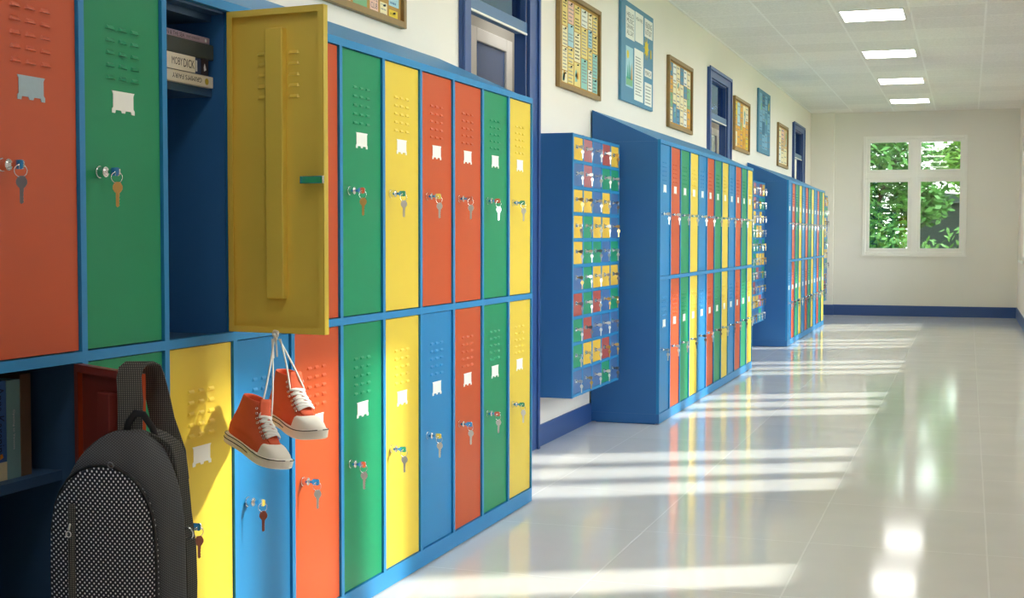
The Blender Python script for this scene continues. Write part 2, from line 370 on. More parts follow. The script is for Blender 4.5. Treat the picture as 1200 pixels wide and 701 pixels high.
def key_near(loc, metal, label, rz):
    t = thing('key_set', label, 'key', loc, 0, 'keys hanging in the near lockers')
    link('inserted_key', ins_me, t); link('key_ring', ring_me, t)
    s = link('hanging_key', spare_me[metal], t); s.location = (.028, 0, -.0225); s.scale = (1.12,)*3; s.rotation_euler = (0, 0, rz)
def key_far(loc, metal, label, group, s=1, rz=0):
    o = link('key_set', far_key[metal]); o.location = loc; o.scale = (s,)*3; o.rotation_euler = (0,0,rz)
    tag(o, label, 'key', group)

def carcass(mb_in, mb_side, W, D, shelves):
    H = 1.8
    mb_side.box(-D, -.0205, 0, .012, .0655, H-.0115)
    mb_in.box(-D, -D+.01, .012, W-.012, .066, H-.012).box(-D+.01, -.0205, .012, W-.012, .0655, .0675).box(-D+.01, -.02, .012, W-.012, .918, .932).box(-D+.01, -.02, .012, W-.012, H-.03, H-.016)
    for k in range(1, 4): mb_in.box(-D+.01, -.02, k*PIT-.006, k*PIT+.006, .06, .918).box(-D+.01, -.02, k*PIT-.006, k*PIT+.006, .932, H-.03)
    for (x, k, z0, z1) in shelves: mb_in.box(-D+.01, x, k*PIT+.006, (k+1)*PIT-.006, z0, z1)
D = .445
MOD_ME = {}
def module(y0, bank, top, bottom, label, shelves=(), opened=()):
    """one free-standing cabinet of four columns; opened = {(row, column): angle}"""
    W = 4*PIT; t = thing('locker_cabinet', label, 'locker cabinet', (0, y0, 0), 0, bank)
    opened = dict(opened)
    if shelves or 'std' not in MOD_ME:
        a, b = MB(), MB(); carcass(a, b, W, D, shelves)
        f = MB(); H = 1.8
        for k in range(5):
            c0 = 0 if k == 0 else k*PIT-BAR/2; c1 = W if k == 4 else k*PIT+BAR/2
            if k == 0: c1 = BAR/2
            if k == 4: c0 = W-BAR/2
            f.box(-.02, 0, c0, c1, .065, H)
        for k in range(4):
            ya = k*PIT+BAR/2; yb = (k+1)*PIT-BAR/2
            f.box(-.02, 0, ya, yb, 1.776, H).box(-.02, 0, ya, yb, .914, .937)
        p = MB().box(-D, 0, 0, W, .006, .065).box(-D+.03, -.03, .01, W-.01, 0, .006)
        # dark reveal behind the closed doors' gaps
        r = MB().prism([(-D,H-.011),(-.0205,H-.011),(-.0205,H),(-D,1.993)], 'y', 0, W)
        b2 = MB(); b2.v = [(v[0], v[1]+W-.012, v[2]) for v in b.v]; b2.f = list(b.f)
        mes = (b.mesh('side_panel', M['side']), b2.mesh('side_panel', M['side']), a.mesh('inside_lining', M['inside']), f.mesh('face_frame', M['frame']), p.mesh('plinth', M['frame']), r.mesh('sloping_top', M['frame']))
        mes[5].materials.append(M['side'])
        for pl in mes[5].polygons:
            if abs(pl.normal.y) > .9: pl.material_index = 1
        mes[4].materials.append(M['side'])
        for pl in mes[4].polygons:
            if abs(pl.normal.y) > .9: pl.material_index = 1
        if not shelves: MOD_ME['std'] = mes
    else: mes = MOD_ME['std']
    for n, me in zip(('side_panel','side_panel','inside_lining','face_frame','plinth','sloping_top'), mes): link(n, me, t)
    for row, cols, z0, h in (('upper', top, ZU0, HU), ('lower', bottom, ZL0, HL)):
        for k, color in enumerate(cols):
            if color is None: continue
            ya = k*PIT+BAR/2+.0035
            ang = opened.get((row, k))
            if ang is None:
                d = link('door', door_mesh(color, h), t); d.location = (-.007, ya, z0)
            else:
                me = open_door_mesh(color, h)
                me.transform(Matrix.Translation((0, -DW, 0)))
                d = link('door', me, t); d.location = (0, ya+DW+.0035, z0); d.rotation_euler = (0,0,-math.radians(-ang))
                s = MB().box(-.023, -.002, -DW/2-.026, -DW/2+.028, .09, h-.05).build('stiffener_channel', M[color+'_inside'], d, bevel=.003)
            off = 0 if ang is None else -DW
            l = link('lock', lock_me, d); l.location = (0, .052+off, h-LKZ)
            q = link('name_plate', plate_grey if (bank.startswith('near') and row == 'upper' and k == 1 and y0 < 2) else plate_me, d); q.location = (0, DW/2+off, h-.278)
            if ang is not None:
                MB().cyl((-.026,.052-DW,h-LKZ), (-.002,.052-DW,h-LKZ), .011, n=14).box(-.034, -.026, -.006-DW, .064-DW, h-LKZ-.010, h-LKZ+.010).build('lock_cam', M['chrome'], d, bevel=.002)
    return t

NB = 'near locker bank'
Y1 = 5.795
module(Y1-1.3, NB, ['red','red','green','yellow'], ['blue','red','green','yellow'], 'blue locker cabinet of the near bank with two red upper doors side by side')
module(Y1-2.6, NB, ['blue','red','green','yellow'], ['blue','red','green','yellow'], 'four-column blue locker cabinet standing behind the hanging red sneakers')
module(Y1-3.9, NB, ['blue','red','green','yellow'], ['blue','red','green','yellow'], 'blue locker cabinet with a yellow and a red door open, books inside',
       shelves=[(-.058, 3, 1.556, 1.576), (-.058, 3, 1.752, 1.772), (-.06, 1, .650, .672), (-.058, 1, 1.556, 1.576)], opened={('upper',3): 83, ('lower',1): 60})
MB_ = 'middle locker bank'; FB = 'far locker bank'
C4 = ['blue','red','green','yellow']
Y2, Y3 = 8.45, 14.89
PLACE = ['first from the viewer', 'between two others', 'farthest from the viewer']
for b, Y0, w in ((MB_, Y2, 'middle'), (FB, Y3, 'far')):
    for k in range(3):
        module(Y0+1.3*k, b, C4, C4, 'four-column blue locker cabinet in the %s bank, %s' % (w, PLACE[k]))
# keys of the near bank
cols = [('blue','red','green','yellow'), ('blue','red','green','yellow'), ('red','red','green','yellow')]
NK = {('upper',1): 'dark_key', ('upper',2): 'brass', ('upper',6): 'brass', ('lower',3): 'copper', ('lower',4): 'copper'}
for i in range(1, 12):
    m_, k = divmod(i, 4); yb = Y1-3.9+m_*1.3+k*PIT+BAR/2+.0035+.052
    for row in ('upper', 'lower'):
        if (row, i) in (('upper',3), ('lower',1), ('lower',2), ('upper',4), ('upper',5)): continue
        c = cols[m_][k]
        if row == 'lower' and i == 8: c = 'blue'
        z = (ZU0+HU if row == 'upper' else ZL0+HL)-LKZ
        mt = NK.get((row, i), 'silver')
        lab = '%s key in the %s %s locker door, %s column of the near bank' % (KEYNAME[mt], row, c, ORD[i])
        key_near((.022-.007, yb, z), mt, lab, rnd.uniform(-1.25, -.6))
for b, Y0, w in ((MB_, Y2, 'middle'), (FB, Y3, 'far')):
    for i in range(12):
        m_, k = divmod(i, 4); yb = Y0+m_*1.3+k*PIT+BAR/2+.0035+.052
        for row in ('upper','lower'):
            z = (ZU0+HU if row == 'upper' else ZL0+HL)-LKZ
            mt = 'silver' if (row == 'upper' or rnd.random() < .6) else 'dark_key'
            key_far((.015, yb, z), mt, '%s key on the %s %s door, %s column of the %s bank' % (KEYNAME[mt], row, C4[k], ORD[i], w), 'keys hanging in the %s lockers' % w, 1, rnd.uniform(-.5,.4))

# ------------------------------------------------------------------ wall cabinets of small boxes
ROWS = ['YPBRY','BPBGG','YYBYB','YGYYB','YGGBG','BGYYY','RGRBG','GRBBB','GYYRB','BBBGB']
def box_cabinet(y0, xf, label, where, group, rows=ROWS):
    W, Z0, Z1 = 1.065, .283, 1.765
    t = thing('box_cabinet', label, 'box cabinet', (xf, y0, 0))
    d = xf-XW-.001
    mb = MB().box(-d, -.006, 0, W, Z0, Z1)
    pw, ph = (W-.02)/5, (Z1-Z0-.02)/10
    for k in range(6):
        c = .010+k*pw; mb.box(-.006, 0, max(0, c-.012), min(W, c+.012), Z0, Z1)
    for k in range(11):
        c = Z0+.010+k*ph
        for j in range(5): mb.box(-.006, 0, .010+j*pw+.012, .010+(j+1)*pw-.012, max(Z0, c-.008), min(Z1, c+.008))
    b = mb.mesh('cabinet_body', [M['side'], M['frame']])
    for pl in b.polygons:
        if pl.normal.x > .9 or (pl.center.x > -.0065 and abs(pl.normal.x) < .1): pl.material_index = 1
    link('cabinet_body', b, t)
    dm = {}
    lk = MB().cyl((0,0,0), (.003,0,0), .0145, n=12).cyl((.003,0,0), (.012,0,0), .0120, .0110, n=12).mesh('lock', M['chrome'])
    for r in range(10):
        for k in range(5):
            code = rows[r][k]
            if code not in dm: dm[code] = MB().box(-.004, -.001, .003, pw-.027, .003, ph-.019).mesh('door', BOXP[code][1])
            d_ = link('door', dm[code], t); zz = Z1-.010-(r+1)*ph+.008; yy = .010+k*pw+.012
            d_.location = (0, yy, zz)
            l = link('lock', lk, d_); l.location = (-.001, .045, ph*.50)
            mt = 'silver' if rnd.random() < .6 else rnd.choice(['brass','dark_key'])
            key_far((xf+.010, y0+yy+.045, zz+ph*.50), mt, '%s key in row %s, column %s of the %s' % (KEYNAME[mt], ORD[r], ORD[k], where), group, .95, rnd.uniform(-.5,.7))
    return t
box_cabinet(7.323, -.25, 'blue wall cabinet of fifty small boxes between the near and middle lockers', 'nearest box cabinet', 'keys of the nearest box cabinet')
box_cabinet(13.82, -.25, 'blue wall cabinet of small boxes, between the middle and far lockers', 'second box cabinet', 'keys of the second box cabinet')
box_cabinet(18.86, -.07, 'blue cabinet of small boxes, mostly hidden past the far lockers', 'farthest box cabinet', 'keys of the farthest box cabinet')

# ------------------------------------------------------------------ lettering
def text_verts(body, w=None, h=None):
    cu = bpy.data.curves.new('t', 'FONT'); cu.body = body; cu.size = 1; cu.align_x = 'CENTER'; cu.align_y = 'CENTER'; cu.resolution_u = 2; cu.space_line = .95
    o = bpy.data.objects.new('t', cu); COL.objects.link(o); bpy.context.view_layer.update()
    me = bpy.data.meshes.new_from_object(o.evaluated_get(bpy.context.evaluated_depsgraph_get()))
    vs = [v.co.copy() for v in me.vertices]; fs = [tuple(p.vertices) for p in me.polygons]
    bpy.data.objects.remove(o); bpy.data.curves.remove(cu); bpy.data.meshes.remove(me)
    x0, x1 = min(v.x for v in vs), max(v.x for v in vs); y0, y1 = min(v.y for v in vs), max(v.y for v in vs)
    sx = w/(x1-x0) if w else 1; sy = h/(y1-y0) if h else 1
    return [((v.x-(x0+x1)/2)*sx, (v.y-(y0+y1)/2)*sy) for v in vs], fs
def lettering(name, body, w, h, x, y, z, mat, parent, mode='flat'):
    """on a face looking along +x: flat reads along y, down reads downwards, flip is upside down"""
    vs, fs = text_verts(body, w, h)
    f = {'flat': lambda a, b: (x, y+a, z+b), 'flip': lambda a, b: (x, y-a, z-b), 'down': lambda a, b: (x, y+b, z-a)}[mode]
    return MB().add([f(a, b) for a, b in vs], fs).build(name, mat, parent)
ink = pm('ink', '2b2c2e', .7); ink_pale = pm('pale_ink', '8a8d90', .7); ink_white = pm('white_ink', 'dfe3e6', .6); ink_blue = pm('blue_ink', '3d6f9c', .7); ink_green = pm('green_ink','2f6b45',.7)

# ------------------------------------------------------------------ books
def book(label, x, y0, y1, z0, z1, depth, cover, lying, group):
    t = thing('book', label, 'book', (x, (y0+y1)/2, z0), 0, group)
    w, h = (y1-y0)/2, z1-z0; e = .002
    c = MB(); p = MB()
    if lying:
        c.box(-depth, 0, -w, w, 0, e).box(-depth, 0, -w, w, h-e, h).box(-e, 0, -w, w, e, h-e)
        p.box(-depth+.004, -e, -w+.004, w-.004, e, h-e)
    else:
        c.box(-depth, 0, -w, -w+e, 0, h).box(-depth, 0, w-e, w, 0, h).box(-e, 0, -w+e, w-e, 0, h)
        p.box(-depth+.004, -e, -w+e, w-e, .004, h-.004)
    c.build('cover', cover, t, bevel=.001); p.build('pages', pm('book_pages','d9d0b8',.8), t)
    return t
G1 = 'books stacked on the upper locker shelf'; G2 = 'books standing in the lower locker'
cov = lambda n, c, r=.55: pm('cover_'+n, c, r, var=.06, scale=20)
XB = -.045
b = book('white book with upside-down title, lowest of the stack on the shelf', XB, 2.905, 3.168, 1.5765, 1.6055, .17, cov('white','e9e3d4'), True, G1)
lettering('title', "GRIMM'S FAIRY", .138, .0125, .0004, .006, .0150, ink, b, 'flip')
MB().cyl((0,.100,.0145), (.0006,.100,.0145), .0085, n=20).build('emblem', pm('emblem_yellow','c9b02c',.5), b)
b = book('white-spined book with bold black title, second from the bottom of the stack', XB, 2.905, 3.143, 1.6060, 1.6475, .16, cov('navy','2b3f63'), True, G1)
MB().box(.0003, .0030, -.119, .053, .0005, .0410).build('spine_panel', cov('white2','efeadb'), b, bevel=.001)
MB().box(.0002, .0012, .085, .119, .0005, .0410).build('dark_end', cov('maroon','2c1d24'), b)
lettering('title', 'MOBY', .048, .019, .0034, -.032, .0215, ink, b); lettering('title', 'DICK', .050, .021, .0036, .022, .0205, pm('black_ink','0d0d0d',.7), b)
MB().prism([(.098,.010),(.108,.014),(.104,.024),(.100,.030),(.096,.020)], 'x', .0012, .0016).build('emblem', ink_white, b)
MB().box(.0003, .0007, .058, .066, .006, .034).build('lettering', ink_white, b)
b = book('thick dark green-grey book, second from the top of the stack', XB+.004, 2.905, 3.165, 1.6480, 1.6870, .17, cov('darkgreen','40494a',.5), True, G1)
b = book('thin mauve book with grey lettering, top of the stack on the locker shelf', XB, 2.905, 3.152, 1.6875, 1.7045, .15, cov('mauve','a893a4'), True, G1)
lettering('title', 'MAN & THE SEA', .100, .0098, .0004, -.048, .0085, ink, b); lettering('author', 'ERNEST HEMINGWAY', .062, .006, .0004, .043, .0085, ink, b)
MB().cyl((0,.104,.0085), (.0006,.104,.0085), .0045, n=14).build('emblem', ink_white, b)
XB2 = -.088; ZS = .6725
b = book('deep blue book with dark script title in the open lower locker', XB2, 2.335, 2.392, ZS, .885, .15, cov('deepblue','3a64a4'), False, G2)
lettering('title', 'Anna Karenina', .150, .026, .0004, .008, .125, pm('script_ink','16233f',.6), b, 'down')
MB().box(.0002, .001, -.027, .027, .001, .040).build('spine_foot', cov('cream','d8cfa8'), b)
MB().prism([(.006,.046),(.016,.050),(.013,.058),(.007,.056)], 'x', .0004, .0009).build('emblem', pm('orange_ink','e08a2e',.6), b)
b = book('teal-grey book with small white lettering, between blue and brown books', XB2, 2.3935, 2.4365, ZS, .884, .15, cov('teal','7ba3a4'), False, G2)
lettering('title', 'Opening to Vanessa', .085, .008, .0004, 0, .105, ink_white, b, 'down')
b = book('tall dark brown book, standing nearest the open red door', XB2, 2.4375, 2.4725, ZS, .893, .16, cov('brown','6d5540'), False, G2)

# ------------------------------------------------------------------ boards and notes on the wall
CORK = pm('cork','b98f4e',.9,var=.18,scale=90,bump=.3,bscale=300); WOOD = pm('board_wood','937545',.5,var=.15,scale=30)
PANEL = pm('blue_board','4f86a6',.6,var=.05)
PAPER = {n: pm('paper_'+n, c, .8, var=.03, scale=10) for n, c in dict(cream='efe3bd', yellow='e9d489', white='ecebe4', blue='a9cfdb', pink='ecc3b4', teal='93c7c0', orange='e2a94a', green='7fb38a', gold='e3c63c', tan='d8b98a', dusk='5f93b5', sky='7fb0cd', steel='47799a').items()}
XBD = XW
def board(label, name, y0, y1, z0, z1, cork=True, fw=.03, dp=.028):
    t = thing(name, label, 'notice board', (XBD, (y0+y1)/2, z0), 0); w, h = (y1-y0)/2, z1-z0
    if cork:
        MB().box(.001, .010, -w+fw, w-fw, fw, h-fw).build('cork_panel', CORK, t)
        f = MB().box(.001, dp, -w, -w+fw, 0, h).box(.001, dp, w-fw, w, 0, h).box(.001, dp, -w+fw, w-fw, 0, fw).box(.001, dp, -w+fw, w-fw, h-fw, h)
        f.build('frame', WOOD, t, bevel=.003); return .0105
    MB().box(.001, .022, -w, w, 0, h).build('panel', PANEL, t, bevel=.003); return .0225
PINC = [pm('pin_black','1c1c1e',.3), pm('pin_red','b03a30',.3), pm('pin_blue','2f5d93',.3)]
NOTE_N = {}
def note(x, y0, y1, z0, z1, color, label, group, lines=0, pin=False, txt=None, inkm=ink_pale, art=None):
    t = thing('paper_note', label, 'note', (XBD+x, (y0+y1)/2, z0), 0, group); w, h = (y1-y0)/2, z1-z0
    MB().box(0, .0012, -w, w, 0, h).build('paper', PAPER[color], t)
    if txt:
        n = len(txt)
        for i, s in enumerate(txt):
            if s: lettering('lettering', s, 2*w*.78, h*.62/n, .0016, 0, h*(.86-.76*(i+.5)/n), inkm, t)
    if lines:
        m = MB()
        for i in range(lines):
            zc = h*(.84-.72*i/max(1, lines-1)) if lines > 1 else h*.5
            if lines > 5 and rnd.random() < .15: continue
            k = min(h*.30/lines, .012); yy = -w*.75; end = w*rnd.uniform(.3, .78)
            while yy < end:
                ln = min(rnd.uniform(.008, .022)*(.5 if lines < 5 else 1), end-yy+.004); m.box(.0013, .0016, yy, yy+ln, zc-k/2, zc+k/2); yy += ln+.005
        if m.v: m.build('writing', inkm, t)
    if art == 'sun_trees':
        MB().box(.0013, .0016, -w*.9, w*.9, h*.04, h*.24).build('painted_grass', PAPER['green'], t)
        MB().cyl((.0013, -w*.45, h*.80), (.0017, -w*.45, h*.80), .03, n=16).build('painted_sun', PAPER['gold'], t)
        for j, (yy, hh, c) in enumerate(((-.5,.34,'tree_teal'), (-.1,.46,'tree_teal'), (.3,.36,'tree_teal2'), (.65,.42,'tree_orange'))):
            mm = pm(c, {'tree_teal':'2f9a86','tree_teal2':'3c7f74','tree_orange':'dd9c3e'}[c], .8)
            MB().prism([(w*(yy-.17), h*.2), (w*(yy+.17), h*.2), (w*(yy+.1), h*(.2+hh*.6)), (w*yy, h*(.2+hh))], 'x', .0013, .0018).build('painted_tree', mm, t)
    elif art:
        for j in range(3):
            c = rnd.choice(['teal','gold','sky','green','orange']); yy, zz = rnd.uniform(-.5,.5)*w, h*rnd.uniform(.25,.75); r = w*rnd.uniform(.25,.5)
            MB().prism([(yy-r,zz-r),(yy+r*.9,zz-r*.8),(yy+r,zz+r*.6),(yy,zz+r*1.2),(yy-r*.8,zz+r*.4)], 'x', .0013, .0016).build('drawing', PAPER[c], t)
    if pin:
        MB().cyl((.001,0,h-.012), (.010,0,h-.012), .0035, .005, n=10).build('push_pin', PINC[0], t)
    return t
DESC = {'cream':'cream','yellow':'pale yellow','white':'white','blue':'light blue','pink':'pale pink','teal':'teal','orange':'orange','green':'green','gold':'bright yellow','tan':'tan','dusk':'dusky blue','sky':'sky blue','steel':'steel blue'}
def columns(x, cols, zs, where, group, detail=2, gap=.006):
    """cols: (y0, y1, z_bounds, colours) laid out top to bottom"""
    for ci, (y0, y1, zb, cs) in enumerate(cols):
        for ri, c in enumerate(cs):
            if c is None: continue
            z1, z0 = zb[ri]-gap/2, zb[ri+1]+gap/2
            lab = '%s note on the %s, %s column, %s down' % (DESC[c], where, ORD[ci], ORD[ri])
            a = 'shapes' if (detail and rnd.random() < .16) else None
            note(x, y0, y1, z0, z1, c, lab, group, lines=(0 if a else (int((z1-z0)/.022) if detail == 2 else 3)), inkm=(ink if detail == 2 and rnd.random() < .35 else (ink_pale if rnd.random() < .7 else ink_blue)), pin=(detail == 2), art=a)
# B1: cork board over the near lockers
bx = board('cork board with pinned cards above the near lockers', 'cork_board', 4.405, 5.385, 2.065, 2.632, fw=.028)
g = 'cards on the near cork board'
note(bx, 4.70, 4.86, 2.10, 2.25, 'pink', 'pink card on the near cork board, beside the green card', g, lines=3, pin=True)
note(bx, 4.885, 5.014, 2.099, 2.20, 'green', 'green card with dark lettering on the near cork board', g, txt=['NEWS',''], inkm=ink_green, pin=True)
note(bx, 5.043, 5.123, 2.092, 2.205, 'pink', 'pale pink card lettered game club on the near cork board', g, txt=['','GAME','CLUB'], inkm=pm('purple_ink','4c4566',.7), pin=True)
note(bx, 5.143, 5.212, 2.091, 2.144, 'cream', 'small cream card with a black pin on the near cork board', g, lines=3, pin=True, inkm=ink_pale)
note(bx, 5.234, 5.322, 2.096, 2.127, 'gold', 'bright yellow slip with a black pin on the near cork board', g, lines=1, pin=True, inkm=pm('olive_ink','a78f2a',.7))
note(bx, 5.232, 5.334, 2.143, 2.25, 'blue', 'light blue card with blue writing above the yellow slip', g, lines=4, pin=True, inkm=ink_blue)
note(bx, 4.46, 4.66, 2.12, 2.33, 'cream', 'large cream sheet at the start of the near cork board', g, lines=6, pin=True)
for k, (a, b_, c) in enumerate(((4.48,4.62,'yellow'), (4.68,4.84,'white'), (4.88,5.02,'yellow'), (5.05,5.20,'pink'), (5.23,5.34,'cream'))):
    note(bx, a, b_, 2.36+.02*(k % 2), 2.57, c, '%s sheet in the top row of the near cork board, %s along' % (DESC[c], ORD[k]), g, lines=7, pin=True)
# B2
bx = board('cork board packed with cream notes, nearest the first doorway', 'cork_board', 7.667, 8.612, 2.063, 2.637, fw=.028)
T = 2.596
columns(bx, [(7.768,7.876,[T,2.435,2.312,2.172,2.100],['yellow','cream','cream','cream']),
             (7.889,8.012,[T,2.462,2.324,2.224,2.102],['pink','blue','yellow','yellow']),
             (8.028,8.163,[T,2.432,2.250,2.102],['yellow','cream','yellow']),
             (8.184,8.326,[T,2.482,2.292,2.102],['white','yellow','teal']),
             (8.346,8.437,[T,2.490,2.373,2.240,2.102],['cream','blue','yellow','white']),
             (8.454,8.568,[T,2.474,2.354,2.198,2.102],['yellow','yellow','teal','teal'])], None, 'packed cork board', 'notes on the packed cork board')
# blue board 1
bx = board('tall blue notice board with white sheets and a paper sun', 'blue_board', 9.165, 10.16, 2.130, 2.826, cork=False)
g = 'sheets on the tall blue board'
note(bx, 9.284, 9.545, 2.571, 2.787, 'white', 'white sheet with four bold lines of lettering on the tall blue board', g, txt=['HELLO','MUSIC','DRAWING','ALL DAY'], inkm=ink)
note(bx, 9.564, 9.815, 2.582, 2.790, 'white', 'white sheet with one bold heading, top middle of the tall blue board', g, txt=['HIGH FIVE','','','',''], inkm=ink).name
m = MB()
note(bx, 9.861, 10.122, 2.654, 2.787, 'white', 'white sheet with two bold lines, top corner of the tall blue board', g, txt=['READING','& STUDY'], inkm=ink)
note(bx, 9.288, 9.500, 2.235, 2.515, 'blue', 'painted picture of trees under a sun on the tall blue board', g, art='sun_trees')
note(bx, 9.544, 9.822, 2.163, 2.529, 'white', 'long white printed list on the tall blue board', g, lines=14)
note(bx, 9.870, 10.10, 2.366, 2.422, 'white', 'small white card under the paper sun', g, txt=['MARCH'], inkm=ink)
note(bx, 9.873, 10.105, 2.157, 2.323, 'white', 'white sheet with faint print in the bottom corner of the tall blue board', g, lines=6)
t = thing('paper_sun', 'yellow paper sun with thin rays on the tall blue board', 'paper cutout', (XBD+bx, 9.925, 2.57), 0)
MB().cyl((0,0,0), (.002,0,0), .052, n=24).build('disc', PAPER['gold'], t)
mb = MB()
for k in range(10):
    a = 2*PI*k/10; mb.prism([(math.cos(a-.1)*.06, math.sin(a-.1)*.06*.9), (math.cos(a+.1)*.06, math.sin(a+.1)*.06*.9), (math.cos(a)*.088, math.sin(a)*.088)], 'x', 0, .0012)
mb.build('rays', PAPER['gold'], t)
t = MB().prism([(-.014,-.03),(.0,-.034),(.014,-.03),(.016,.0),(.012,.03),(-.004,.034),(-.014,.02)], 'x', 0, .002).build('paper_cutout', PAPER['gold'])
t.location = (XBD+bx, 10.07, 2.545); tag(t, 'small yellow paper shape beside the paper sun', 'paper cutout')
# B3, B4, blue 2, B5
def rcols(y0, y1, z0, z1, n, pal, rows, ragged=.02):
    out = []; w = (y1-y0)/n
    for k in range(n):
        nr = rows[k % len(rows)]; zb = [z1-(z1-z0)*i/nr+(rnd.uniform(-ragged, ragged) if 0 < i < nr else 0) for i in range(nr+1)]
        out.append((y0+k*w+.008, y0+(k+1)*w-.008, zb, [pal[(k*3+i*2+k*i) % len(pal)] for i in range(nr)]))
    return out
bx = board('dark-framed cork board with cream, orange and teal notes', 'cork_board', 10.737, 11.72, 2.063, 2.632, fw=.032)
columns(bx, rcols(10.79, 11.67, 2.11, 2.59, 6, ['dusk','cream','orange','white','green','cream','cream','gold','tan'], [4,3,4,3,4,3]), None, 'dark-framed cork board', 'notes on the dark-framed cork board', 1)
bx = board('narrow-looking cork board with orange and teal sheets past the second doorway', 'cork_board', 13.955, 14.97, 2.075, 2.625, fw=.032)
columns(bx, rcols(14.0, 14.92, 2.12, 2.58, 5, ['gold','cream','orange','blue','cream','steel','orange','white'], [3,2,3,2,3]), None, 'cork board past the second doorway', 'notes on the cork board past the second doorway', 1)
bx = board('distant tall blue board covered in blue papers', 'blue_board', 15.62, 16.57, 2.152, 2.872, cork=False)
columns(bx, rcols(15.68, 16.52, 2.2, 2.83, 4, ['sky','dusk','sky','steel','dusk','tan'], [3,4,3,3]), None, 'distant blue board', 'papers on the distant blue board', 1)
bx = board('farthest cork board with pale sheets beside the third doorway', 'cork_board', 17.32, 18.3, 2.075, 2.62, fw=.034)
columns(bx, rcols(17.37, 18.25, 2.12, 2.57, 3, ['cream','tan','white','pink','cream'], [2,3,2]), None, 'farthest cork board', 'sheets on the farthest cork board', 1)

# ------------------------------------------------------------------ sneakers
CANVAS = pm('red_canvas','d95f3c',.85,var=.06,scale=60,bump=.3,bscale=900); RUBBER = pm('white_rubber','f1ece0',.55,var=.02,scale=30,bump=.08,bscale=400)
STRIPE = pm('black_stripe','1f2024',.6); LACE = pm('white_lace','eceae4',.8,var=.05,scale=200,bump=.2,bscale=700); LINING = pm('shoe_lining','a53b28',.9)
def smooth(a, b, t): t = max(0, min(1, t)); return a+(b-a)*t*t*(3-2*t)
def interp(tab, z):
    for (a, va), (b, vb) in zip(tab, tab[1:]):
        if z <= b: return va+(vb-va)*max(0, (z-a)/(b-a))
    return tab[-1][1]
SW = [(0,.030),(.03,.033),(.07,.031),(.11,.033),(.16,.044),(.195,.0475),(.225,.045),(.250,.038),(.263,.028),(.270,.015),(.272,.006)]   # half width of the sole along its length
def sole_outline(grow=0, n=26, bend=0):
    xs = [.272*(1-math.cos(PI*i/(n-1)))/2 for i in range(n)]
    def hw(x):
        if x < .03: return .031*math.sqrt(max(0, 1-((.03-x)/.03)**2))
        return interp(SW, x)
    up = [(x, hw(x)) for x in xs]
    pts = up+[(x, -h) for x, h in up[::-1][1:-1]]
    cx = .136; return [(cx+(x-cx)*(1+grow/.136), y*(1+grow/.045)) for x, y in pts]
def toe_spring(x): return .012*max(0, (x-.19)/.08)**2
FRONT = [(.024,.266),(.036,.262),(.046,.250),(.054,.232),(.062,.208),(.072,.186),(.085,.165),(.10,.146),(.12,.129),(.14,.117),(.158,.109)]
HWZ = [(.024,1.0),(.045,.97),(.06,.92),(.08,.86),(.10,.82),(.13,.82),(.158,.86)]
HEEL = [(.024,.004),(.05,.000),(.08,.008),(.11,.019),(.158,.030)]
def upper_ring(z, n=26, inset=0):
    f = interp(FRONT, z)-inset; h = interp(HEEL, z)+inset; k = interp(HWZ, z); pts = []
    L = f-h
    for i in range(n):
        a = 2*PI*i/n; c = math.cos(a); s = math.sin(a)
        u = (1-c)/2          # 0 at the toe, 1 at the heel
        x = f-L*u
        if z < .06: wmax = interp(SW, min(.255, x))
        else: wmax = .034+.010*max(0, 1-(z-.06)/.06)*(1-u)
        e = .62 if z > .06 else .5
        y = math.copysign(abs(s)**e, s)*wmax*k-math.copysign(inset, s)*(abs(s) > .1)
        pts.append((x, y, z+toe_spring(x)*(1 if z < .06 else 0)))
    return pts
def surf_top(x, y):
    """height of the upper's front slope at x on the midline, lowered towards the sides"""
    zs = [(f, z) for z, f in FRONT][::-1]
    z = interp(zs, x); return z-abs(y)*abs(y)*4.5
